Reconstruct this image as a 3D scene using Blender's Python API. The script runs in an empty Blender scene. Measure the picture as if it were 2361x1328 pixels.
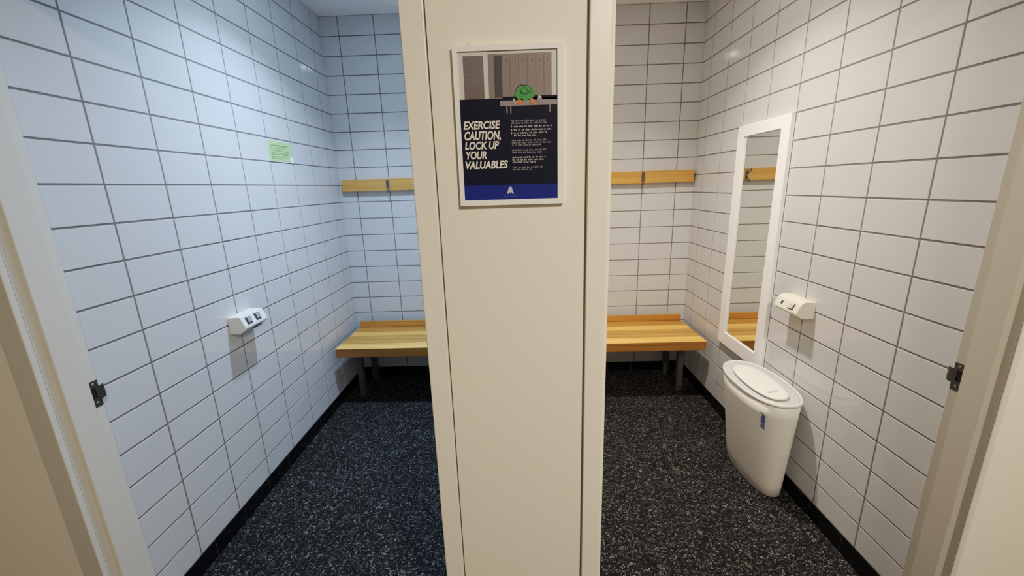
import bpy, bmesh, math, random
from mathutils import Vector, Matrix
random.seed(7)
C = bpy.context.scene.collection
PI = math.pi

# ------------------------------------------------------------------ dimensions (metres)
XL, XR, YB = -1.2951, 1.2555, 3.0207      # tiled side walls and back wall
CEIL = 2.5925
ROW = 0.1205                               # tile course
BASE = 0.080                               # black skirting tiles
YF = 0.940                                 # face of the front partition
JL, JR = -1.255, 1.217                     # outer door jambs
PL, PR = -0.236, 0.201                     # edges of the central pier
PMX0, PMX1 = -0.11, 0.08                   # dividing wall behind the pier

# ------------------------------------------------------------------ materials
def new_mat(name):
    m = bpy.data.materials.new(name); m.use_nodes = True
    nt = m.node_tree
    return m, nt, nt.nodes['Principled BSDF']

def node(nt, typ, **kw):
    n = nt.nodes.new(typ)
    for k, v in kw.items():
        if k.startswith('i_'):
            n.inputs[k[2:].replace('_', ' ')].default_value = v
        else:
            setattr(n, k, v)
    return n

def simple(name, col, rough=0.5, metal=0.0, spec=0.5, noise=0.0, nscale=20, bump=0.0, bscale=200, coat=0.0):
    m, nt, b = new_mat(name)
    b.inputs['Base Color'].default_value = (*col, 1)
    b.inputs['Roughness'].default_value = rough
    b.inputs['Metallic'].default_value = metal
    b.inputs['Specular IOR Level'].default_value = spec
    b.inputs['Coat Weight'].default_value = coat
    tc = node(nt, 'ShaderNodeTexCoord')
    if noise:
        n = node(nt, 'ShaderNodeTexNoise'); n.inputs['Scale'].default_value = nscale
        n.inputs['Detail'].default_value = 4
        nt.links.new(tc.outputs['Object'], n.inputs['Vector'])
        r = node(nt, 'ShaderNodeMapRange')
        r.inputs['To Min'].default_value = 1 - noise; r.inputs['To Max'].default_value = 1 + noise
        nt.links.new(n.outputs['Fac'], r.inputs['Value'])
        mx = node(nt, 'ShaderNodeVectorMath', operation='SCALE')
        mx.inputs[0].default_value = col
        nt.links.new(r.outputs['Result'], mx.inputs['Scale'])
        nt.links.new(mx.outputs['Vector'], b.inputs['Base Color'])
    if bump:
        n = node(nt, 'ShaderNodeTexNoise'); n.inputs['Scale'].default_value = bscale
        nt.links.new(tc.outputs['Object'], n.inputs['Vector'])
        bp = node(nt, 'ShaderNodeBump'); bp.inputs['Strength'].default_value = bump
        bp.inputs['Distance'].default_value = 0.001
        nt.links.new(n.outputs['Fac'], bp.inputs['Height'])
        nt.links.new(bp.outputs['Normal'], b.inputs['Normal'])
    return m

def wood_mat(name, dark, mid, light, seed=0.0):
    m, nt, b = new_mat(name)
    tc = node(nt, 'ShaderNodeTexCoord')
    mp = node(nt, 'ShaderNodeMapping')
    mp.inputs['Scale'].default_value = (1.6, 34, 34)
    mp.inputs['Location'].default_value = (seed, seed * 3.1, seed * 1.7)
    nt.links.new(tc.outputs['Object'], mp.inputs['Vector'])
    n = node(nt, 'ShaderNodeTexNoise'); n.inputs['Scale'].default_value = 1.0
    n.inputs['Detail'].default_value = 6; n.inputs['Distortion'].default_value = 0.6
    nt.links.new(mp.outputs['Vector'], n.inputs['Vector'])
    r = node(nt, 'ShaderNodeValToRGB')
    e = r.color_ramp.elements
    e[0].position = 0.30; e[0].color = (*dark, 1)
    e[1].position = 0.72; e[1].color = (*light, 1)
    k = e.new(0.5); k.color = (*mid, 1)
    nt.links.new(n.outputs['Fac'], r.inputs['Fac'])
    nt.links.new(r.outputs['Color'], b.inputs['Base Color'])
    b.inputs['Roughness'].default_value = 0.42
    b.inputs['Coat Weight'].default_value = 0.12
    bp = node(nt, 'ShaderNodeBump'); bp.inputs['Strength'].default_value = 0.12
    bp.inputs['Distance'].default_value = 0.001
    nt.links.new(n.outputs['Fac'], bp.inputs['Height'])
    nt.links.new(bp.outputs['Normal'], b.inputs['Normal'])
    return m

def carpet_mat():
    m, nt, b = new_mat('loop_pile_carpet')
    tc = node(nt, 'ShaderNodeTexCoord')
    # warp so that the tufts look like short curled fibres
    wn = node(nt, 'ShaderNodeTexNoise'); wn.inputs['Scale'].default_value = 55
    wn.inputs['Detail'].default_value = 2
    nt.links.new(tc.outputs['Object'], wn.inputs['Vector'])
    sub = node(nt, 'ShaderNodeVectorMath', operation='SUBTRACT'); sub.inputs[1].default_value = (.5, .5, .5)
    nt.links.new(wn.outputs['Color'], sub.inputs[0])
    sc = node(nt, 'ShaderNodeVectorMath', operation='SCALE'); sc.inputs['Scale'].default_value = 0.035
    nt.links.new(sub.outputs['Vector'], sc.inputs[0])
    add = node(nt, 'ShaderNodeVectorMath', operation='ADD')
    nt.links.new(tc.outputs['Object'], add.inputs[0]); nt.links.new(sc.outputs['Vector'], add.inputs[1])
    v = node(nt, 'ShaderNodeTexVoronoi'); v.inputs['Scale'].default_value = 205
    nt.links.new(add.outputs['Vector'], v.inputs['Vector'])
    sep = node(nt, 'ShaderNodeSeparateColor'); nt.links.new(v.outputs['Color'], sep.inputs['Color'])
    ramp = node(nt, 'ShaderNodeValToRGB')
    e = ramp.color_ramp.elements
    e[0].position = 0.35; e[0].color = (.0025, .0025, .0027, 1)
    e[1].position = 1.0; e[1].color = (.20, .195, .185, 1)
    k = e.new(0.74); k.color = (.011, .011, .0115, 1)
    k = e.new(0.88); k.color = (.055, .054, .054, 1)
    nt.links.new(sep.outputs['Red'], ramp.inputs['Fac'])
    # large soft wear patches
    big = node(nt, 'ShaderNodeTexNoise'); big.inputs['Scale'].default_value = 3.0
    nt.links.new(tc.outputs['Object'], big.inputs['Vector'])
    mr = node(nt, 'ShaderNodeMapRange'); mr.inputs['To Min'].default_value = .7; mr.inputs['To Max'].default_value = 1.35
    nt.links.new(big.outputs['Fac'], mr.inputs['Value'])
    mul = node(nt, 'ShaderNodeVectorMath', operation='SCALE')
    nt.links.new(ramp.outputs['Color'], mul.inputs[0]); nt.links.new(mr.outputs['Result'], mul.inputs['Scale'])
    nt.links.new(mul.outputs['Vector'], b.inputs['Base Color'])
    b.inputs['Roughness'].default_value = 0.9
    b.inputs['Specular IOR Level'].default_value = 0.15
    bp = node(nt, 'ShaderNodeBump'); bp.inputs['Strength'].default_value = 0.6
    bp.inputs['Distance'].default_value = 0.003; bp.invert = True
    nt.links.new(v.outputs['Distance'], bp.inputs['Height'])
    nt.links.new(bp.outputs['Normal'], b.inputs['Normal'])
    return m

M = {}
M['tile'] = simple('white_glazed_tile', (.57, .576, .58), rough=.075, noise=.03, nscale=4, bump=.02, bscale=14)
M['grout'] = simple('grey_grout', (.165, .15, .145), rough=.9, noise=.15, nscale=60)
M['black_tile'] = simple('black_glazed_tile', (.0035, .0035, .0045), rough=.22, spec=.3)
M['black_grout'] = simple('dark_grout', (.06, .06, .065), rough=.9)
M['ceiling'] = simple('ceiling_paint', (.85, .85, .84), rough=.8, bump=.05, bscale=60)
M['paint'] = simple('cream_wall_paint', (.90, .835, .715), rough=.55, noise=.02, nscale=3, bump=.05, bscale=40)
M['corridor'] = simple('dim_corridor_paint', (.30, .27, .22), rough=.7, noise=.03, nscale=3)
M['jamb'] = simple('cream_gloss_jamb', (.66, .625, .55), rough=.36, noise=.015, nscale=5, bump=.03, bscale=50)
M['jamb_shaded'] = simple('shaded_gloss_jamb', (.47, .435, .375), rough=.36, noise=.015, nscale=5, bump=.03, bscale=50)  # same cream jamb, darkened in colour to stand in for shade
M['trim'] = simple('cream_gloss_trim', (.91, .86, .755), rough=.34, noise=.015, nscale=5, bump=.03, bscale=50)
M['gap'] = simple('shadow_gap', (.25, .22, .16), rough=.9)
M['white_frame'] = simple('white_lacquer', (.92, .905, .88), rough=.3, noise=.01)
M['steel_dark'] = simple('tarnished_steel', (.10, .095, .085), rough=.42, metal=.9, noise=.25, nscale=120)
M['black_void'] = simple('latch_recess_black', (.001, .001, .001), rough=1)
M['screw'] = simple('screw_metal', (.30, .29, .27), rough=.4, metal=1)
M['leg'] = simple('grey_powder_coated_steel', (.085, .08, .07), rough=.5, metal=.2)
M['hook'] = simple('satin_steel_hook', (.22, .20, .19), rough=.35, metal=.9, noise=.2, nscale=200)
M['outlet'] = simple('white_outlet_plastic', (.76, .75, .68), rough=.38)
M['outlet_ivory'] = simple('ivory_outlet_plastic', (.74, .71, .58), rough=.38)
M['dark_plastic'] = simple('dark_recess_plastic', (.03, .03, .03), rough=.5)
M['grey_plastic'] = simple('grey_rocker_plastic', (.33, .33, .33), rough=.35)
M['bin'] = simple('off_white_bin_plastic', (.86, .83, .77), rough=.42, bump=.08, bscale=500)
M['bin_rim'] = simple('translucent_grey_rim', (.52, .53, .53), rough=.35)
M['bin_lip'] = simple('pale_lip_plastic', (.74, .735, .70), rough=.3)
M['lid'] = simple('white_lid_plastic', (.80, .785, .73), rough=.3)
M['blue_ink'] = simple('blue_ink', (.02, .07, .32), rough=.5)
M['pale_blue_ink'] = simple('pale_blue_ink', (.22, .32, .62), rough=.5)
M['green_paper'] = simple('green_notice_paper', (.44, .60, .26), rough=.6, noise=.03, nscale=30)
M['green_edge'] = simple('laminate_edge', (.55, .68, .50), rough=.25)
M['green_ink'] = simple('dark_green_ink', (.10, .20, .07), rough=.6)
M['white_patch'] = simple('plain_white', (.85, .87, .90), rough=.4)
M['wood_light'] = wood_mat('pine_slat_light', (.68, .34, .065), (.82, .45, .105), (.93, .57, .165), 1.3)
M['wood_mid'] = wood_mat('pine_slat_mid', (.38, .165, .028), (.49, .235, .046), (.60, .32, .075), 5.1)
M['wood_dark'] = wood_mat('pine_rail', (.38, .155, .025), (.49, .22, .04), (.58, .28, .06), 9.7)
M['wood_front_shaded'] = wood_mat('shaded_pine_front', (.20, .075, .010), (.27, .11, .016), (.34, .15, .026), 6.6)  # bench pine with the shade of the front face put into its colour
M['wood_board'] = wood_mat('pine_hook_board', (.47, .21, .045), (.58, .28, .062), (.67, .345, .088), 3.3)
M['navy'] = simple('navy_print', (.004, .0055, .020), rough=.6, spec=.15)
M['royal'] = simple('royal_blue_print', (.010, .020, .21), rough=.6, spec=.15)
M['page'] = simple('grey_white_print', (.60, .575, .54), rough=.45)
M['locker'] = simple('mauve_grey_print', (.205, .165, .165), rough=.5, noise=.15, nscale=120)
M['locker2'] = simple('grey_locker_print', (.15, .125, .13), rough=.5, noise=.18, nscale=90)
M['locker_dark'] = simple('dark_locker_print', (.05, .036, .038), rough=.5)
M['locker_line'] = simple('locker_seam_print', (.14, .11, .11), rough=.5)
M['bench_print'] = simple('bench_print', (.24, .21, .22), rough=.5)
M['heading'] = simple('cream_lettering', (.80, .75, .68), rough=.5)
M['small_text'] = simple('grey_lettering', (.23, .22, .25), rough=.5)
M['small_text_b'] = simple('pale_lettering', (.42, .40, .42), rough=.5)
M['bag_green'] = simple('green_print', (.03, .27, .035), rough=.5, noise=.35, nscale=300)
M['bag_dark'] = simple('dark_green_print', (.01, .07, .012), rough=.5)
M['orange'] = simple('orange_print', (.72, .16, .03), rough=.5)
M['emblem'] = simple('pale_emblem_print', (.55, .52, .68), rough=.5)
M['emblem_faint'] = simple('faint_print', (.05, .07, .30), rough=.5)
M['carpet'] = carpet_mat()
mm, nt, b = new_mat('mirror_glass')
b.inputs['Base Color'].default_value = (.80, .84, .80, 1); b.inputs['Metallic'].default_value = 1; b.inputs['Roughness'].default_value = .015
M['mirror'] = mm
def emit(name, col, s):
    m, nt, b = new_mat(name)
    b.inputs['Emission Color'].default_value = (*col, 1); b.inputs['Emission Strength'].default_value = s
    return m
M['led_cool'] = emit('cool_diffuser', (.6, .8, 1), 2.0)
M['led_warm'] = emit('warm_diffuser', (1, .85, .65), 2.0)

# ------------------------------------------------------------------ mesh helpers
def obj_from_bm(name, bm, mats, parent=None, smooth=False):
    me = bpy.data.meshes.new(name)
    bmesh.ops.recalc_face_normals(bm, faces=bm.faces)
    bm.to_mesh(me); bm.free()
    for m in (mats if isinstance(mats, (list, tuple)) else [mats]):
        me.materials.append(m)
    if smooth:
        for p in me.polygons: p.use_smooth = True
    o = bpy.data.objects.new(name, me); C.objects.link(o)
    if parent is not None:
        top = parent
        while top.parent is not None:
            top = top.parent
        o.parent = parent
        o.matrix_parent_inverse = Matrix.Translation(-top.location) if top is parent else Matrix.Identity(4)
    return o

def raw(name, verts, faces, mats, parent=None, idx=None, smooth=False):
    bm = bmesh.new()
    vs = [bm.verts.new(v) for v in verts]
    for i, f in enumerate(faces):
        fc = bm.faces.new([vs[k] for k in f])
        if idx: fc.material_index = idx[i]
    return obj_from_bm(name, bm, mats, parent, smooth)

def add_box(bm, x0, x1, y0, y1, z0, z1, mi=0, bevel=0.0, seg=2):
    r = bmesh.ops.create_cube(bm, size=1.0)
    vs = r['verts']
    for v in vs:
        v.co = Vector(((x0 + x1) / 2 + v.co.x * (x1 - x0), (y0 + y1) / 2 + v.co.y * (y1 - y0), (z0 + z1) / 2 + v.co.z * (z1 - z0)))
    fs = list({f for v in vs for f in v.link_faces})
    for f in fs: f.material_index = mi
    if bevel:
        es = list({e for v in vs for e in v.link_edges})
        rb = bmesh.ops.bevel(bm, geom=es, offset=bevel, segments=seg, affect='EDGES', profile=.5)
        for f in rb['faces']: f.material_index = mi

def box(name, x0, x1, y0, y1, z0, z1, mat, parent=None, bevel=0.0, seg=2):
    bm = bmesh.new(); add_box(bm, x0, x1, y0, y1, z0, z1, 0, bevel, seg)
    return obj_from_bm(name, bm, mat, parent)

def prism_z(bm, poly, z0, z1, mi=0):
    lo = [bm.verts.new((x, y, z0)) for x, y in poly]
    hi = [bm.verts.new((x, y, z1)) for x, y in poly]
    n = len(poly)
    fs = [bm.faces.new(lo[::-1]), bm.faces.new(hi)]
    for i in range(n):
        fs.append(bm.faces.new([lo[i], lo[(i + 1) % n], hi[(i + 1) % n], hi[i]]))
    for f in fs: f.material_index = mi

def prism_y(bm, poly, y0, y1, mi=0, M3=None):          # poly of (x, z)
    a = [bm.verts.new((x, y0, z)) for x, z in poly]
    b = [bm.verts.new((x, y1, z)) for x, z in poly]
    n = len(poly)
    fs = [bm.faces.new(a), bm.faces.new(b[::-1])]
    for i in range(n):
        fs.append(bm.faces.new([a[i], b[i], b[(i + 1) % n], a[(i + 1) % n]]))
    for f in fs: f.material_index = mi

def thing(name, label, cat, loc, group=None):
    o = bpy.data.objects.new(name, None); C.objects.link(o)
    o.location = loc; o.empty_display_size = .05
    o['label'] = label; o['category'] = cat
    if group: o['group'] = group
    return o

def tag(o, label, cat, group=None):
    o['label'] = label; o['category'] = cat
    if group: o['group'] = group
    return o

def struct(o, label=None):
    o['kind'] = 'structure'
    if label: o['label'] = label
    return o

# ------------------------------------------------------------------ tiled walls, every tile a bevelled slab
def tiled_wall(name, label, origin, udir, ndir, u0, u1, z0, z1, ujoints, zjoints, gap=.0056, thick=.10,
               tile='tile', grout='grout', bev=.0016, rise=.0016, tilt=.0022):
    """wall plane through origin; u along udir, z up, tiles face ndir"""
    O, U, N = Vector(origin), Vector(udir), Vector(ndir)
    bm = bmesh.new()
    def P(u, z, n): return O + U * u + Vector((0, 0, z)) + N * n
    vs = [bm.verts.new(P(u, z, n)) for n in (-rise, -thick) for (u, z) in ((u0, z0), (u1, z0), (u1, z1), (u0, z1))]
    for f in ((0, 1, 2, 3), (7, 6, 5, 4), (0, 4, 5, 1), (1, 5, 6, 2), (2, 6, 7, 3), (3, 7, 4, 0)):
        bm.faces.new([vs[i] for i in f]).material_index = 1
    us = [u0] + [u for u in sorted(ujoints) if u0 + .004 < u < u1 - .004] + [u1]
    zs = [z0] + [z for z in sorted(zjoints) if z0 + .004 < z < z1 - .004] + [z1]
    for i in range(len(us) - 1):
        for j in range(len(zs) - 1):
            a = us[i] + (gap / 2 if i else gap * .4); c = us[i + 1] - (gap / 2 if i < len(us) - 2 else gap * .4)
            d = zs[j] + (gap / 2 if j else gap * .3); e = zs[j + 1] - (gap / 2 if j < len(zs) - 2 else gap * .4)
            if c - a < .006 or e - d < .006: continue
            t = [random.uniform(-tilt, tilt) * .12 for _ in range(2)]
            def n_(su, sz): return t[0] * su + t[1] * sz
            o4 = [bm.verts.new(P(u, z, -rise * 1.02)) for u, z in ((a, d), (c, d), (c, e), (a, e))]
            m4 = [bm.verts.new(P(u, z, -rise * .35)) for u, z in ((a + bev * .25, d + bev * .25), (c - bev * .25, d + bev * .25), (c - bev * .25, e - bev * .25), (a + bev * .25, e - bev * .25))]
            i4 = [bm.verts.new(P(u, z, n_(su, sz))) for u, z, su, sz in ((a + bev, d + bev, -1, -1), (c - bev, d + bev, 1, -1), (c - bev, e - bev, 1, 1), (a + bev, e - bev, -1, 1))]
            bm.faces.new(i4).material_index = 0
            for k in range(4):
                l = (k + 1) % 4
                bm.faces.new([o4[k], o4[l], m4[l], m4[k]]).material_index = 0
                bm.faces.new([m4[k], m4[l], i4[l], i4[k]]).material_index = 0
    me = bpy.data.meshes.new(name)
    # orient faces outward along N
    for f in bm.faces:
        f.normal_update()
        if f.material_index == 0 and f.normal.dot(N) < 0: f.normal_flip()
    bm.to_mesh(me); bm.free()
    me.materials.append(M[tile]); me.materials.append(M[grout])
    o = bpy.data.objects.new(name, me); C.objects.link(o)
    return struct(o, label)

ZJ = [CEIL - ROW * r for r in range(0, 22)]
YJL = [1.294 + .2281 * k for k in range(-1, 9)]
YJR = [1.2933 + .2281 * k for k in range(-1, 9)]
XJL = [-1.1722 + .2395 * k for k in range(0, 12)]
XJR = [.8877 + .2395 * k for k in range(-5, 3)]
WF = 1.07                                   # inner face of the front partition
tiled_wall('wall_left', 'side wall of white glazed tiles lit cold blue', (XL, 0, 0), (0, 1, 0), (1, 0, 0), WF, YB, BASE, CEIL, YJL, ZJ)
tiled_wall('wall_right', 'side wall of white glazed tiles behind mirror and bin', (XR, 0, 0), (0, 1, 0), (-1, 0, 0), WF, YB, BASE, CEIL, YJR, ZJ)
tiled_wall('wall_back_left', 'back wall of white tiles above the blue-lit bench', (0, YB, 0), (1, 0, 0), (0, -1, 0), XL - .1, PMX0, BASE, CEIL, XJL, ZJ)
tiled_wall('wall_back_right', 'back wall of white tiles above the warm-lit bench', (0, YB, 0), (1, 0, 0), (0, -1, 0), PMX1, XR + .1, BASE, CEIL, XJR, ZJ)
tiled_wall('wall_middle_left', 'tiled dividing wall seen from the cool cubicle', (PMX0, 0, 0), (0, 1, 0), (-1, 0, 0), WF, YB + .1, BASE, CEIL, YJL, ZJ, thick=(PMX1 - PMX0) / 2)
tiled_wall('wall_middle_right', 'tiled dividing wall seen from the warm cubicle', (PMX1, 0, 0), (0, 1, 0), (1, 0, 0), WF, YB + .1, BASE, CEIL, YJR, ZJ, thick=(PMX1 - PMX0) / 2)

# black skirting tiles
BJ = [1.547 + .1837 * k for k in range(-3, 9)]
kw = dict(tile='black_tile', grout='black_grout', gap=.0022, bev=.001, rise=.0012)
def skirting(name, label, *a, thick=.10, **k):
    return tiled_wall(name, label, *a, thick=thick, **kw, **k)
off = .0015
skirting('baseboard_left', 'black tile skirting under the blue-lit side wall', (XL + off, 0, 0), (0, 1, 0), (1, 0, 0), WF, YB, 0, BASE, BJ, [])
skirting('baseboard_right', 'black tile skirting behind the white bin', (XR - off, 0, 0), (0, 1, 0), (-1, 0, 0), WF, YB, 0, BASE, [1.535 + .1837 * k for k in range(-3, 9)], [])
BXL = [-1.195 + .1837 * k + .05 for k in range(0, 8)]
skirting('baseboard_back_left', 'black tile skirting behind the blue-lit bench', (0, YB - off, 0), (1, 0, 0), (0, -1, 0), XL - .1, PMX0, 0, BASE, BXL, [])
skirting('baseboard_back_right', 'black tile skirting behind the warm-lit bench', (0, YB - off, 0), (1, 0, 0), (0, -1, 0), PMX1, XR + .1, 0, BASE, [1.05 - .1837 * k for k in range(0, 6)], [])
skirting('baseboard_middle_left', 'black tile skirting on the dividing wall, cool side', (PMX0 - off, 0, 0), (0, 1, 0), (-1, 0, 0), WF, YB + .1, 0, BASE, BJ, [], thick=.08)
skirting('baseboard_middle_right', 'black tile skirting on the dividing wall, warm side', (PMX1 + off, 0, 0), (0, 1, 0), (1, 0, 0), WF, YB + .1, 0, BASE, BJ, [], thick=.08)

# floor and ceiling
CX0, CX1, CY0 = -2.1, 2.1, -1.5
struct(box('floor', CX0 - .1, CX1 + .1, CY0 - .1, YB + .12, -.12, 0, M['carpet']), 'dark speckled loop pile carpet')
struct(box('ceiling', CX0 - .1, CX1 + .1, CY0 - .1, YB + .12, CEIL, CEIL + .1, M['ceiling']), 'plain painted ceiling')

# ------------------------------------------------------------------ front partition: pier, jambs, casings, header
HEAD = 2.06
def chamfered(px):
    return px
# central pier face (recessed a touch behind the casings, leaving narrow grooves)
FACE = YF + .0015
struct(box('wall_front_middle', PL + .054, PR - .052, FACE, WF - .01, 0, CEIL, M['paint'], bevel=.0012), 'cream painted pier between the two doorways')
struct(box('wall_front_middle_core', PL + .012, PR - .012, YF + .012, WF, 0, CEIL, M['gap']), 'backing of the pier')
def casing(name, x0, x1, z0, z1, label, y0=YF, bevel=.002, mat='trim'):
    return struct(box(name, x0, x1, y0, YF + .016, z0, z1, M[mat], bevel=bevel, seg=2), label)
casing('trim_1', PL, PL + .0505, 0, HEAD, 'flat cream casing on the pier beside the blue-lit doorway')
casing('trim_2', PR - .046, PR, 0, HEAD, 'flat cream casing on the pier beside the warm-lit doorway')

def jamb(name, x_face, s, label, stop=.012, y_out=.9770, y_in=1.0445):
    """s=+1: opening lies towards +x of the jamb"""
    X = lambda d: x_face + s * d
    poly = [(X(0), YF + .0165), (X(0), y_out), (X(stop - .0025), y_out), (X(stop - .0008), y_out + .0007), (X(stop), y_out + .0025), (X(stop), y_in - .002), (X(stop - .002), y_in), (X(0), y_in),
            (X(0), 1.0755), (X(-.0025), 1.078), (X(-.036), 1.078), (X(-.036), YF + .0165)]
    bm = bmesh.new(); prism_z(bm, poly, 0, HEAD)
    return struct(obj_from_bm(name, bm, M['jamb' if s > 0 else 'jamb_shaded']), label)  # warm-side jamb takes the copy with shade in its colour
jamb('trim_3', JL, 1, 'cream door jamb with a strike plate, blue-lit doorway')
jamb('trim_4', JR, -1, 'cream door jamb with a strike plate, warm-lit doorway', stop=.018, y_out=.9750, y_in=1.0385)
# pier jambs: thin lining with a stop
def pier_jamb(name, xe, s, label, stopd):
    X = lambda d: xe + s * d
    poly = [(X(-.004), YF + .0165), (X(-.004), .976), (X(stopd), .980), (X(stopd), 1.0445), (X(-.004), 1.0445), (X(-.004), 1.078), (X(-.0115), 1.078), (X(-.0115), YF + .0165)]
    bm = bmesh.new(); prism_z(bm, poly, 0, HEAD)
    return struct(obj_from_bm(name, bm, M['trim']), label)
pier_jamb('trim_5', PL, -1, 'door lining on the pier, cool side', .0100)
pier_jamb('trim_6', PR, 1, 'door lining on the pier, warm side', .0150)
# outer casings and walls
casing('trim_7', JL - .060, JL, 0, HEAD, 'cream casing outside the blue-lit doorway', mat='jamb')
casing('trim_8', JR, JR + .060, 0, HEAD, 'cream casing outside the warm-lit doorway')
struct(box('wall_front_left', CX0, JL - .037, FACE + .003, WF, 0, CEIL, M['paint']), 'cream corridor wall beside the blue-lit doorway')
struct(box('wall_front_right', JR + .037, CX1, FACE + .003, WF, 0, CEIL, M['paint']), 'cream corridor wall beside the warm-lit doorway')
# header walls
struct(box('wall_front_header_left', JL - .036, PL + .0115, FACE + .003, WF, HEAD + .001, CEIL, M['paint']), 'wall over the blue-lit doorway')
struct(box('wall_front_header_right', PR - .0115, JR + .036, FACE + .003, WF, HEAD + .001, CEIL, M['paint']), 'wall over the warm-lit doorway')
# corridor shell behind the camera
struct(box('wall_corridor_back', CX0, CX1, CY0 - .1, CY0, 0, CEIL, M['corridor']), 'corridor wall opposite the cubicles')
struct(box('wall_corridor_left', CX0 - .1, CX0, CY0 - .1, WF, 0, CEIL, M['corridor']), 'end wall of the corridor, cool side')
struct(box('wall_corridor_right', CX1, CX1 + .1, CY0 - .1, WF, 0, CEIL, M['corridor']), 'end wall of the corridor, warm side')

# ------------------------------------------------------------------ strike plates
def strike(x, s, label):
    t = thing('strike_plate', label, 'strike plate', (x, 1.066, .911), 'door strike plates')
    X = lambda d: x + s * d
    def bx(bm, a, b, *r, **k): add_box(bm, min(X(a), X(b)), max(X(a), X(b)), *r, **k)
    bm = bmesh.new()
    # plate as a ring round the latch hole
    for (y0, y1, z0, z1) in ((1.0495, 1.0745, .930, .951), (1.0495, 1.0745, .871, .897), (1.0645, 1.0745, .897, .930), (1.0495, 1.0515, .897, .930)):
        bx(bm, .0002, .0018, y0, y1, z0, z1)
    obj_from_bm('plate', bm, M['steel_dark'], t)
    bm = bmesh.new(); bx(bm, .0002, .0006, 1.0515, 1.0645, .897, .930)
    obj_from_bm('latch_hole', bm, M['black_void'], t)
    # lip bending round the jamb edge
    bm = bmesh.new()
    prof = [(.0018, 1.0745), (.0016, 1.080), (.0006, 1.086), (-.002, 1.0925), (-.0036, 1.0918), (-.001, 1.0855), (.0002, 1.080), (.0004, 1.0745)]
    prism_z(bm, [(X(a), b) for a, b in prof], .890, .931)
    obj_from_bm('lip', bm, M['steel_dark'], t)
    for z in (.941, .883):
        bm = bmesh.new()
        bmesh.ops.create_cone(bm, cap_ends=True, segments=16, radius1=.0042, radius2=.0034, depth=.001,
                              matrix=Matrix.Translation((X(.0022), 1.0615, z)) @ Matrix.Rotation(s * PI / 2, 4, 'Y'))
        obj_from_bm('screw', bm, M['screw'], t)
    return t
strike(JL, 1, 'dark metal strike plate on the jamb beside the blue-lit tiles')
strike(JR, -1, 'dark metal strike plate on the jamb nearest the bin')

# ------------------------------------------------------------------ slatted benches
def bench(x0, x1, leg_side, label, seat_end_extra):
    t = thing('slatted_bench', label, 'bench', ((x0 + x1) / 2, 2.70, 0), 'slatted changing benches')
    ys = [2.503, 2.601, 2.676, 2.750, 2.830, 2.952]
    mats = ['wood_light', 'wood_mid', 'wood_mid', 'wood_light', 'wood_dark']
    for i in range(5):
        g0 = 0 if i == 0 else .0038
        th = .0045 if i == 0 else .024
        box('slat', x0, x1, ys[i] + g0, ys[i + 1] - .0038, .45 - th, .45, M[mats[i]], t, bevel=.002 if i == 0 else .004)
    box('front_rail', x0 + .0005, x1 - .0005, ys[0] + .0006, ys[0] + .045, .387, .4453, M['wood_front_shaded'], t, bevel=.002)  # dark tone stands in for shade on the bench front
    # backing slat below the gaps keeps light out, upstand against the wall
    box('upstand', x0 + .004, x1 - .004, 2.930, 2.954, .4505, .497, M['wood_dark'], t, bevel=.003)
    lx = [x0 + .052, x1 - .092] if leg_side > 0 else [x0 + .092 - .04, x1 - .104]
    for x in lx:
        for y in (2.68, 2.945):
            box('leg', x, x + .04, y, y + .04, 0, .402, M['leg'], t, bevel=.002)
        box('support_bar', x + .002, x + .038, 2.568, 2.99, .4025, .4252, M['leg'], t, bevel=.001)
    box('stretcher_bar', lx[0] + .041, lx[1] - .001, 2.952, 2.977, .372, .397, M['leg'], t)
    return t
bench(-1.245, -.135, 1, 'slatted pine bench in the blue-lit cubicle, along the tiled back wall', 0)
bench(.105, 1.203, -1, 'slatted pine bench in the warm-lit cubicle with mirror and bin', 0)

# ------------------------------------------------------------------ hook boards and coat hooks
def hook_board(x0, x1, z0, z1, label):
    t = thing('hook_board', label, 'hook board', ((x0 + x1) / 2, YB - .002, z0), 'wooden hook boards')
    box('board', x0, x1, YB - .0365, YB + .0004, z0, z1, M['wood_board'], t, bevel=.002)
    return t
hb1 = hook_board(-1.264, -.13, 1.462, 1.5455, 'brown wooden hook board on the blue-lit back wall')
hb2 = hook_board(.10, 1.240, 1.460, 1.5425, 'orange wooden hook board on the warm-lit back wall near the mirror')
def tube(bm, pts, r, seg=10, mi=0):
    rings = []
    for i, p in enumerate(pts):
        p = Vector(p)
        d = (Vector(pts[min(i + 1, len(pts) - 1)]) - Vector(pts[max(i - 1, 0)])).normalized()
        a = d.orthogonal().normalized(); b_ = d.cross(a)
        if i and a.dot(pa) < 0: pass
        if i:
            a = (pa - d * pa.dot(d)).normalized(); b_ = d.cross(a)
        pa = a
        rr = r[i] if isinstance(r, (list, tuple)) else r
        rings.append([bm.verts.new(p + a * math.cos(2 * PI * k / seg) * rr + b_ * math.sin(2 * PI * k / seg) * rr) for k in range(seg)])
    for i in range(len(rings) - 1):
        for k in range(seg):
            bm.faces.new([rings[i][k], rings[i][(k + 1) % seg], rings[i + 1][(k + 1) % seg], rings[i + 1][k]]).material_index = mi
    bm.faces.new(rings[0][::-1]).material_index = mi; bm.faces.new(rings[-1]).material_index = mi
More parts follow.
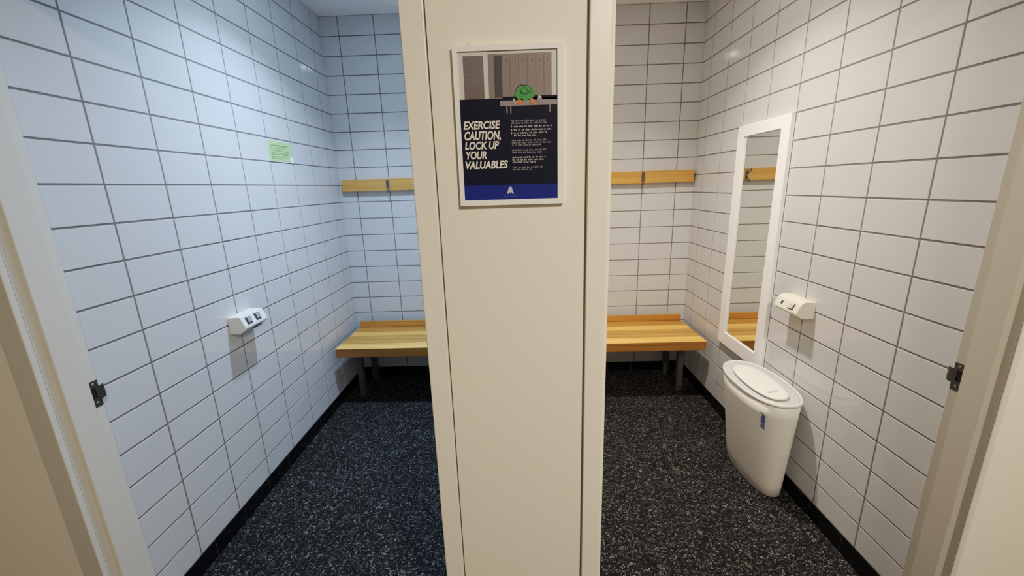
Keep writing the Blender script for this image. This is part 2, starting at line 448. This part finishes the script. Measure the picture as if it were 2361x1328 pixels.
def coat_hook(x, board, lean):
    yb = YB - .0365
    t = box('coat_hook', x - .011, x + .011, yb - .003, yb, 1.468, 1.534, M['hook'], board, bevel=.001)
    bm = bmesh.new()
    tube(bm, [(x, yb - .002, 1.512), (x + lean * .3, yb - .014, 1.510), (x + lean * .6, yb - .030, 1.516), (x + lean, yb - .040, 1.530), (x + lean, yb - .043, 1.538)], [.005, .005, .0045, .0045, .006])
    obj_from_bm('upper_prong', bm, M['hook'], t, smooth=True)
    bm = bmesh.new()
    tube(bm, [(x, yb - .002, 1.488), (x + lean * .2, yb - .009, 1.474), (x + lean * .5, yb - .017, 1.460), (x + lean * .6, yb - .024, 1.452), (x + lean * .7, yb - .030, 1.460), (x + lean * .8, yb - .033, 1.470)], [.005, .005, .0045, .004, .004, .005])
    obj_from_bm('lower_prong', bm, M['hook'], t, smooth=True)
    for z in (1.528, 1.474):
        bm = bmesh.new()
        bmesh.ops.create_cone(bm, cap_ends=True, segments=12, radius1=.003, radius2=.0025, depth=.001,
                              matrix=Matrix.Translation((x + .006, yb - .0035, z)) @ Matrix.Rotation(PI / 2, 4, 'X'))
        obj_from_bm('screw', bm, M['screw'], t)
coat_hook(-.934, hb1, .012)
coat_hook(.882, hb2, -.006)

# ------------------------------------------------------------------ mirror
t = thing('wall_mirror', 'tall narrow mirror in a white frame on the tiled wall above the bin', 'mirror', (XR - .01, 2.20, .49))
y0, y1, z0, z1 = 1.977, 2.430, .487, 1.749
iy0, iy1, iz0, iz1 = 2.041, 2.364, .562, 1.692
bm = bmesh.new()
xf, xb, xm = XR - .021, XR - .0005, XR - .011
outer = [(y0, z0), (y1, z0), (y1, z1), (y0, z1)]
inner = [(iy0, iz0), (iy1, iz0), (iy1, iz1), (iy0, iz1)]
inn2 = [(iy0 + .004, iz0 + .004), (iy1 - .004, iz0 + .004), (iy1 - .004, iz1 - .004), (iy0 + .004, iz1 - .004)]
def ring(P_, x): return [bm.verts.new((x, y, z)) for y, z in P_]
R = [ring(outer, xb), ring(outer, xf + .002), ring([(a + (.002 if a == y0 else -.002), b + (.002 if b == z0 else -.002)) for a, b in outer], xf), ring(inner, xf), ring(inn2, xm), ring(inn2, xb)]
for a, b_ in zip(R, R[1:]):
    for k in range(4):
        bm.faces.new([a[k], a[(k + 1) % 4], b_[(k + 1) % 4], b_[k]])
for k in range(4):
    bm.faces.new([R[-1][k], R[-1][(k + 1) % 4], R[0][(k + 1) % 4], R[0][k]])
obj_from_bm('frame', bm, M['white_frame'], t)
box('mirror_glass', xm - .0003, xm + .004, iy0 + .0042, iy1 - .0042, iz0 + .0042, iz1 - .0042, M['mirror'], t)

# ------------------------------------------------------------------ wedge shaped wall outlets
def outlet(s, XW, y0, y1, mat, label, rounded, sockets):
    """s=+1 on the wall at -x (sticks out to +x)"""
    t = thing('wall_outlet', label, 'outlet', (XW, (y0 + y1) / 2, .90), 'angled wall outlets')
    if rounded:
        prof = [(0.0005, .947), (.040, .949), (.052, .946), (.061, .938), (.077, .902), (.078, .895), (.074, .890), (.050, .875), (.0005, .875)]
        A, B = Vector((.061, .938)), Vector((.077, .902))
    else:
        prof = [(0.0005, .940), (.054, .941), (.058, .938), (.0755, .896), (.0765, .889), (.074, .883), (.048, .865), (.0005, .864)]
        A, B = Vector((.058, .938)), Vector((.0755, .896))
    bm = bmesh.new()
    prism_y(bm, [(XW + s * a, z) for a, z in prof], y0, y1)
    obj_from_bm('housing', bm, M[mat], t)
    d = (B - A); L = d.length; d.normalize(); n = Vector((d.y, -d.x)); n = n if n.x > 0 else -n
    def slab(name, f0, f1, ya, yb, h0, h1, m, tilt=0):
        p = [A + d * (L * f0) + n * h0, A + d * (L * f1) + n * h0, A + d * (L * f1) + n * (h1 + tilt), A + d * (L * f0) + n * h1]
        bm = bmesh.new(); prism_y(bm, [(XW + s * q.x, q.y) for q in p], ya, yb)
        return obj_from_bm(name, bm, m, t)
    for spec in sockets: slab(*spec)
    return t
dk, gp = M['dark_plastic'], M['grey_plastic']
outlet(1, XL, 1.680, 1.838, 'outlet', 'white wedge shaped wall outlet on the blue-lit tiled wall', False, [
    ('socket_recess', .16, .90, 1.704, 1.738, -.001, .0006, dk),
    ('rocker', .20, .72, 1.714, 1.739, .0006, .0050, gp, -.003),
    ('socket_recess', .16, .90, 1.766, 1.802, -.001, .0006, dk),
    ('rocker', .20, .72, 1.776, 1.803, .0006, .0050, gp, -.003)])
bm = bmesh.new(); prism_y(bm, [(XL + a, z) for a, z in [(.030, .8642), (.046, .8642), (.060, .8732), (.060, .866), (.046, .859), (.030, .859)]], 1.77, 1.815)
# small dark pull tab on the underside
pt = [o for o in bpy.data.objects if o.name.startswith('wall_outlet') and o.type == 'EMPTY'][0]
obj_from_bm('cable_clip', bm, dk, pt)
outlet(-1, XR, 1.680, 1.838, 'outlet_ivory', 'ivory wedge shaped wall outlet beside the mirror above the bin', True, [
    ('socket_recess', .30, .72, 1.788, 1.802, -.001, .0006, dk),
    ('socket_surround', .16, .84, 1.780, 1.808, -.001, .0003, M['outlet']),
    ('switch_slot', .14, .92, 1.712, 1.748, -.001, .0005, dk),
    ('switch_rocker', .14, .38, 1.718, 1.751, .0005, .0030, M['outlet_ivory'], 0),
    ('switch_rocker', .42, .60, 1.718, 1.751, .0005, .0045, M['outlet_ivory'], 0),
    ('switch_rocker', .64, .78, 1.718, 1.751, .0005, .0030, M['outlet_ivory'], 0)])

# ------------------------------------------------------------------ text helper
def text_mesh(body, size, shear=0.0, offset=0.0, spacing=1.0):
    cu = bpy.data.curves.new('txt', 'FONT'); cu.body = body; cu.size = size; cu.shear = shear
    cu.offset = offset; cu.space_character = spacing; cu.resolution_u = 3
    o = bpy.data.objects.new('txt', cu); C.objects.link(o)
    dg = bpy.context.evaluated_depsgraph_get()
    me = bpy.data.meshes.new_from_object(o.evaluated_get(dg))
    vs = [tuple(v.co[:2]) for v in me.vertices]; fs = [tuple(p.vertices) for p in me.polygons]
    bpy.data.objects.remove(o); bpy.data.curves.remove(cu); bpy.data.meshes.remove(me)
    return vs, fs
def fitted(body, w, h, **k):
    vs, fs = text_mesh(body, 1.0, **k)
    x0 = min(v[0] for v in vs); x1 = max(v[0] for v in vs); yy0 = min(v[1] for v in vs); yy1 = max(v[1] for v in vs)
    return [((x - x0) / (x1 - x0) * w, (y - yy0) / (yy1 - yy0) * h) for x, y in vs], fs

# ------------------------------------------------------------------ sanitary bin
BH = .512
def bin_params(z):
    f = max(0, min(1, z / BH))
    cx = 1.172 + (1.1335 - 1.172) * f; a = .074 + (.1165 - .074) * f
    cy = 1.833 + (1.800 - 1.833) * f; b_ = .192 + (.231 - .192) * f
    return cx, a, cy, b_
def sup(th, cx, a, cy, b_, n=2.35):
    c, s_ = math.cos(th), math.sin(th)
    return (cx + a * math.copysign(abs(c) ** (2 / n), c), cy + b_ * math.copysign(abs(s_) ** (2 / n), s_))
t = thing('sanitary_bin', 'oval off-white sanitary bin standing on the carpet below the mirror', 'bin', (1.16, 1.82, 0))
NS = 72
def loft(levels, mats, name, parent, cap_top=True, cap_bot=True, midx=None):
    bm = bmesh.new(); rings = []
    for (cx, a, cy, b_, z) in levels:
        rings.append([bm.verts.new((*sup(2 * PI * k / NS, cx, a, cy, b_), z)) for k in range(NS)])
    for i in range(len(rings) - 1):
        for k in range(NS):
            f = bm.faces.new([rings[i][k], rings[i][(k + 1) % NS], rings[i + 1][(k + 1) % NS], rings[i + 1][k]])
            if midx: f.material_index = midx[i]
    if cap_bot: bm.faces.new(rings[0][::-1])
    if cap_top: bm.faces.new(rings[-1])
    o = obj_from_bm(name, bm, mats, parent, smooth=True)
    return o
lv = []
c0 = bin_params(0)
lv.append((c0[0], c0[1] - .006, c0[2], c0[3] - .006, 0.0005)); lv.append((*c0, .006))
for i in range(1, 9):
    z = BH * i / 8; lv.append((*bin_params(z), z))
o = loft(lv, M['bin'], 'body', t)
ct = bin_params(BH)
def off_(d, z): return (ct[0], ct[1] + d, ct[2], ct[3] + d, z)
loft([off_(.000, BH + .0003), off_(.003, BH + .002), off_(.004, BH + .007), off_(.0025, BH + .014), off_(-.001, BH + .017), off_(-.004, BH + .0165), off_(-.006, BH + .013)],
     M['bin_lip'], 'rim_lip', t, cap_top=True)
loft([off_(-.0065, BH + .0135), off_(-.010, BH + .0155), off_(-.030, BH + .0175)], M['bin_rim'], 'top_deck', t)
cl = (1.113, .0735, 1.772, .175)
def offl(d, z): return (cl[0], cl[1] + d, cl[2], cl[3] + d, z)
loft([offl(-.012, BH + .0178), offl(-.004, BH + .0225), offl(.0, BH + .0265), offl(-.001, BH + .031), offl(-.006, BH + .0335), offl(-.03, BH + .0345)], M['lid'], 'flap_lid', t)
# lettering on the body, reading upwards
vs, fs = fitted('Initial', .086, .022, shear=.3, offset=.028)
def on_body(u, v):
    z = .375 + u
    cx, a, cy, b_ = bin_params(z)
    th = math.radians(228.5)
    p0 = Vector(sup(th, cx, a, cy, b_)); p1 = Vector(sup(th + .01, cx, a, cy, b_)); tan = (p1 - p0).normalized()
    nrm = Vector((tan.y, -tan.x))
    if nrm.dot(p0 - Vector((cx, cy))) < 0: nrm = -nrm
    # walk along the surface
    steps = 8; w = (v - .0105); th2 = th
    for _ in range(steps):
        q0 = Vector(sup(th2, cx, a, cy, b_)); q1 = Vector(sup(th2 + .005, cx, a, cy, b_))
        th2 -= (w / steps) / (q1 - q0).length * .005
    q = Vector(sup(th2, cx, a, cy, b_))
    return (q.x + nrm.x * .0009, q.y + nrm.y * .0009, z)
raw('bin_lettering', [on_body(u, v) for u, v in vs], fs, M['blue_ink'], t)
vs, fs = fitted('Initial', .060, .017, shear=.3, offset=.0)
A = Vector((1.083, 1.640)); U_ = Vector((.93, .36)).normalized(); V_ = Vector((-U_.y, U_.x))
raw('lid_lettering', [((A + U_ * u + V_ * v).x, (A + U_ * u + V_ * v).y, BH + .0352) for u, v in vs], fs, M['pale_blue_ink'], t)

# ------------------------------------------------------------------ green notice
t = thing('green_notice', 'small light green printed notice stuck on a blue-lit tile', 'notice', (XL, 2.315, 1.686))
xs = XL + .0008
def quad_yz(bm, x, ya, yb, za, zb, mi=0, dz0=0.0, dz1=0.0):
    v = [bm.verts.new(c) for c in ((x, ya, za + dz0), (x, yb, za + dz1), (x, yb, zb + dz1), (x, ya, zb + dz0))]
    bm.faces.new(v).material_index = mi
bm = bmesh.new(); add_box(bm, XL + .0003, XL + .0008, 2.201, 2.431, 1.6315, 1.7425)
obj_from_bm('laminate_sheet', bm, M['green_edge'], t)
bm = bmesh.new(); add_box(bm, XL + .0008, XL + .0012, 2.207, 2.426, 1.636, 1.737)
obj_from_bm('green_paper', bm, M['green_paper'], t)
random.seed(3)
def scribble(ya, yb, zc, h, bm, x):
    y = ya
    while y < yb - .004:
        w = random.uniform(.007, .020); w = min(w, yb - y)
        k = int(w / .0042) + 1
        for q in range(k):
            a = y + q * w / k
            hh = h * random.uniform(.55, 1)
            quad_yz(bm, x, a, a + w / k * .72, zc - hh / 2, zc + hh / 2)
        y += w + .0045
bm = bmesh.new(); scribble(2.222, 2.400, 1.7155, .0105, bm, XL + .0015)
obj_from_bm('heading_lines', bm, M['green_ink'], t)
bm = bmesh.new()
for (zc, ye) in ((1.7005, 2.365), (1.689, 2.395), (1.677, 2.40), (1.668, 2.38), (1.656, 2.375), (1.6475, 2.32)):
    scribble(2.226, ye, zc, .0055, bm, XL + .0015)
obj_from_bm('text_lines', bm, M['green_ink'], t)
bm = bmesh.new()
bmesh.ops.create_cone(bm, cap_ends=True, segments=28, radius1=1, radius2=.93, depth=1,
                      matrix=Matrix.Translation((XL + .002, 2.418, 1.6475)) @ Matrix.Diagonal((.0012, .018, .0195, 1)) @ Matrix.Rotation(PI / 2, 4, 'Y'))
obj_from_bm('white_disc', bm, M['white_patch'], t)  # plain white oval over the notice's lower corner

# ------------------------------------------------------------------ poster
t = thing('framed_poster', 'white framed poster about locking up valuables, on the cream pier', 'poster', (-.015, FACE, 1.587))
yfr = FACE - .0115
bm = bmesh.new()
px0, px1, pz0, pz1 = -.1305, .1005, 1.4255, 1.7495
ax0, ax1, az0, az1 = -.1203, .0872, 1.4375, 1.7385
for (a, b_, c_, d_) in ((px0, px1, pz0, az0), (px0, px1, az1, pz1), (px0, ax0, az0, az1), (ax1, px1, az0, az1)):
    add_box(bm, a, b_, yfr, FACE - .0004, c_, d_)
obj_from_bm('frame', bm, M['white_frame'], t)
yp = yfr + .0035
def sheet(bm, x0, x1, z0, z1, lay, mi=0):
    y = yp - .0003 * lay
    v = [bm.verts.new(c) for c in ((x0, y, z0), (x1, y, z0), (x1, y, z1), (x0, y, z1))]
    bm.faces.new(v).material_index = mi
box('backing_sheet', ax0, ax1, yp, yp + .003, az0, az1, M['page'], t)
bm = bmesh.new()
mats = ['page', 'locker', 'locker2', 'locker_dark', 'locker_line', 'bench_print', 'bag_green', 'bag_dark', 'orange', 'white_frame', 'navy']
sheet(bm, -.109, -.0665, 1.647, 1.7305, 1, 2)
sheet(bm, -.1085, -.067, 1.647, 1.672, 2, 4)
sheet(bm, -.057, .0755, 1.647, 1.7325, 1, 1)
sheet(bm, -.0445, -.028, 1.649, 1.7295, 2, 3)
for x in (-.012, .006, .024, .042, .059): sheet(bm, x, x + .0012, 1.652, 1.729, 2, 4)
for x in (-.019, -.001, .015, .034, .050, .066): sheet(bm, x, x + .002, 1.716, 1.722, 3, 4)
sheet(bm, -.1035, -.098, 1.690, 1.693, 3, 4); sheet(bm, -.076, -.071, 1.691, 1.694, 3, 4)
obj_from_bm('printed_locker_picture', bm, [M[k] for k in mats], t)
bm = bmesh.new(); sheet(bm, ax0, ax1, 1.469, 1.647, 4)
sheet(bm, .028, .0872, 1.640, 1.6505, 4); sheet(bm, -.028, .030, 1.6465, 1.650, 4)
obj_from_bm('navy_panel', bm, M['navy'], t)
bm = bmesh.new(); sheet(bm, ax0, ax1, az0, 1.4695, 5); obj_from_bm('blue_strip', bm, M['royal'], t)
# printed bench with a green bag and small shoes on it
bm = bmesh.new()
sheet(bm, -.0345, .0872, 1.6315, 1.642, 6, 5)
for x in (-.0215, -.0135, .070): sheet(bm, x, x + .003, 1.617, 1.6315, 6, 2)
def poly(bm, pts, lay, mi):
    y = yp - .0003 * lay
    bm.faces.new([bm.verts.new((x, y, z)) for x, z in pts]).material_index = mi
poly(bm, [(-.004, 1.654), (.001, 1.647), (.006, 1.643), (.012, 1.646), (.018, 1.640), (.026, 1.643), (.034, 1.645), (.041, 1.652), (.038, 1.660), (.030, 1.667), (.022, 1.671), (.014, 1.670), (.005, 1.664), (.001, 1.658)], 7, 6)
poly(bm, [(.008, 1.656), (.020, 1.652), (.032, 1.657), (.028, 1.6595), (.020, 1.655), (.012, 1.659)], 8, 7)
# handles
for (cx, r) in ((.012, .014), (.022, .013)):
    for k in range(10):
        a0, a1 = PI * k / 10, PI * (k + 1) / 10
        poly(bm, [(cx + r * math.cos(a0), 1.655 + 1.3 * r * math.sin(a0)), (cx + r * math.cos(a1), 1.655 + 1.3 * r * math.sin(a1)),
                  (cx + (r - .0014) * math.cos(a1), 1.655 + 1.3 * (r - .0014) * math.sin(a1)), (cx + (r - .0014) * math.cos(a0), 1.655 + 1.3 * (r - .0014) * math.sin(a0))], 8, 7)
poly(bm, [(.003, 1.643), (.001, 1.636), (.009, 1.6335), (.013, 1.637), (.010, 1.643)], 9, 8)
poly(bm, [(.029, 1.644), (.031, 1.635), (.038, 1.6335), (.0395, 1.640), (.036, 1.6445)], 9, 8)
poly(bm, [(-.007, 1.645), (-.002, 1.634), (.000, 1.634), (-.004, 1.646)], 9, 0)
poly(bm, [(.044, 1.641), (.048, 1.652), (.054, 1.648), (.056, 1.637), (.050, 1.635)], 9, 5)
poly(bm, [(.046, 1.646), (.048, 1.651), (.053, 1.647), (.051, 1.644)], 10, 0)
obj_from_bm('printed_green_bag', bm, [M[k] for k in mats], t)
def words_at(name, body, x0, x1, z0, z1, lay, mat, **k):
    vs, fs = fitted(body, x1 - x0, z1 - z0, **k)
    y = yp - .0003 * lay
    raw(name, [(x0 + u, y, z0 + v) for u, v in vs], fs, M[mat], t)
hd = dict(shear=.18, offset=.030)
words_at('heading_word', 'EXERCISE', -.1150, -.0360, 1.5865, 1.6035, 6, 'heading', **hd)
words_at('heading_word', 'CAUTION,', -.1140, -.0350, 1.5615, 1.5830, 6, 'heading', **hd)
words_at('heading_word', 'LOCK UP', -.1140, -.0395, 1.5455, 1.5620, 6, 'heading', **hd)
words_at('heading_word', 'YOUR', -.1130, -.0670, 1.5250, 1.5420, 6, 'heading', **hd)
words_at('heading_word', 'VALUABLES', -.1150, -.0215, 1.5045, 1.5215, 6, 'heading', **hd)
random.seed(11)
def para(bm, x0, x1, z, h, mi):
    x = x0
    while x < x1 - .002:
        w = min(random.uniform(.004, .011), x1 - x)
        k = max(1, int(w / .0020))
        for q in range(k):
            a = x + q * w / k; hh = h * random.uniform(.6, 1)
            y = yp - .0018
            bm.faces.new([bm.verts.new(c) for c in ((a, y, z), (a + w / k * .62, y, z), (a + w / k * .62 + hh * -.25, y, z + hh), (a - hh * .25, y, z + hh))]).material_index = mi
        x += w + .0022
bm = bmesh.new()
L = 1.6000
rows = [(.0, -.012, .064, 0), (.0048, -.011, .066, 0), (.0115, -.006, .076, 1), (.0185, -.006, .079, 1), (.0250, -.006, .066, 1), (.0300, -.006, .046, 1),
        (.0400, -.011, .068, 0), (.0448, -.011, .074, 0), (.0496, -.011, .054, 0), (.0600, -.011, .064, 0), (.0648, -.011, .058, 0),
        (.0750, -.011, .063, 1), (.0800, -.011, .061, 1), (.0850, -.011, .040, 1), (.0960, -.011, .056, 0), (.1010, -.011, .034, 0)]
for dz, a, b_, mi in rows: para(bm, a, b_, L - dz, .0038, mi)
for dz in (.0115, .0185, .0250): sheet(bm, -.0125, -.0105, L - dz, L - dz + .004, 6, 1)
obj_from_bm('small_print_lines', bm, [M['small_text'], M['small_text_b']], t)
# pale emblem in the blue strip: a small striding figure shape over a faint name line
bm = bmesh.new()
poly(bm, [(-.0255, 1.4495), (-.0215, 1.4620), (-.0180, 1.4660), (-.0150, 1.4640), (-.0125, 1.4560), (-.0095, 1.4495), (-.0130, 1.4500), (-.0160, 1.4540), (-.0180, 1.4495), (-.0200, 1.4540), (-.0222, 1.4500)], 7, 0)
for k in range(9): sheet(bm, -.033 + k * .0035, -.0308 + k * .0035, 1.4435, 1.4452, 7, 1)
obj_from_bm('emblem', bm, [M['emblem'], M['emblem_faint']], t)
# small scuff of old putty above the poster frame
o = box('adhesive_putty', -.1000, -.0880, FACE - .0018, FACE - .0002, 1.7545, 1.7600, M['paint'], None, bevel=.0006)
tag(o, 'tiny dab of old putty on the pier just above the poster frame', 'putty')

# ------------------------------------------------------------------ ceiling fittings
def ring_disc(name, x, y, r, label, cat, lens_mat, lens='diffuser', group=None):
    t = thing(name, label, cat, (x, y, CEIL), group)
    bm = bmesh.new(); seg = 48
    prof = [(r, CEIL - .0005), (r, CEIL - .006), (r - .006, CEIL - .010), (r * .80, CEIL - .010), (r * .78, CEIL - .004), (r * .78, CEIL - .0005)]
    rings = [[bm.verts.new((x + a * math.cos(2 * PI * k / seg), y + a * math.sin(2 * PI * k / seg), z)) for k in range(seg)] for a, z in prof]
    for i in range(len(rings)):
        a, b_ = rings[i], rings[(i + 1) % len(rings)]
        for k in range(seg): bm.faces.new([a[k], a[(k + 1) % seg], b_[(k + 1) % seg], b_[k]])
    obj_from_bm('ring', bm, M['white_frame'], t, smooth=False)
    bm = bmesh.new()
    bmesh.ops.create_cone(bm, cap_ends=True, segments=seg, radius1=r * .77, radius2=r * .77, depth=.002, matrix=Matrix.Translation((x, y, CEIL - .002)))
    obj_from_bm(lens, bm, lens_mat, t)
LLX, LLY, LRX, LRY = -.665, 1.965, .53, 1.905
ring_disc('ceiling_downlight', LLX, LLY, .075, 'round ceiling downlight giving the cold blue light', 'downlight', M['led_cool'], group='ceiling downlights')
ring_disc('ceiling_downlight', LRX, LRY, .075, 'round ceiling downlight giving the warm light', 'downlight', M['led_warm'], group='ceiling downlights')
ring_disc('ceiling_vent', -.675, 2.765, .135, 'round white vent on the ceiling near the blue-lit back wall', 'vent', M['white_frame'], 'vent_disc')

# ------------------------------------------------------------------ lights
def area(name, loc, size, energy, col, spread=PI, rot=(0, 0, 0), shape='DISK'):
    l = bpy.data.lights.new(name, 'AREA'); l.shape = shape; l.size = size; l.energy = energy; l.color = col; l.spread = spread
    o = bpy.data.objects.new(name, l); C.objects.link(o); o.location = loc; o.rotation_euler = rot
    return o
area('cool_downlight_lamp', (LLX, LLY, CEIL - .0125), .085, 26, (.53, .725, 1.0), spread=math.radians(118))
area('cool_downlight_glow', (LLX, LLY, CEIL - .0120), .09, 8, (.53, .725, 1.0))
area('warm_downlight_lamp', (LRX, LRY, CEIL - .0125), .085, 23, (1.0, .875, .735), spread=math.radians(118))
area('warm_downlight_glow', (LRX, LRY, CEIL - .0120), .09, 7, (1.0, .875, .735))
area('corridor_lamp', (.80, -.75, CEIL - .02), .35, 76, (1.0, .88, .72))
w = bpy.data.worlds.new('w'); bpy.context.scene.world = w; w.use_nodes = True
w.node_tree.nodes['Background'].inputs[0].default_value = (.8, .85, 1, 1)
w.node_tree.nodes['Background'].inputs[1].default_value = .01

# ------------------------------------------------------------------ camera
cam = bpy.data.cameras.new('camera'); co = bpy.data.objects.new('camera', cam); C.objects.link(co)
rt = Vector((0.9994556, 0.0150153, -0.0293769)); up = Vector((0.0248534, 0.2429283, 0.9697258)); fw = Vector((-0.0216972, 0.9699280, -0.2424229))
mw = Matrix((rt, up, -fw)).transposed().to_4x4(); mw.translation = Vector((0, 0, 1.4654))
co.matrix_world = mw
cam.sensor_width = 36; cam.lens = 936.549 / 2361 * 36; cam.clip_start = .02
bpy.context.scene.camera = co
sc = bpy.context.scene
sc.view_settings.view_transform = 'Standard'
sc.view_settings.look = 'None'
sc.view_settings.exposure = 0
sc.cycles.use_denoising = True
sc.cycles.max_bounces = 10
sc.cycles.diffuse_bounces = 6
sc.cycles.caustics_reflective = False

vs_ = sc.view_settings
vs_.use_curve_mapping = True
cm = vs_.curve_mapping
cm.white_level = (2.0, 2.0, 2.0)
cv = cm.curves[3]
pts_ = [(0, 0), (.05, .094), (.1, .195), (.15, .29), (.3, .49), (.5, .68), (1, 1)]
cv.points[0].location = pts_[0]; cv.points[1].location = pts_[-1]
for p_ in pts_[1:-1]: cv.points.new(*p_)
cm.update()
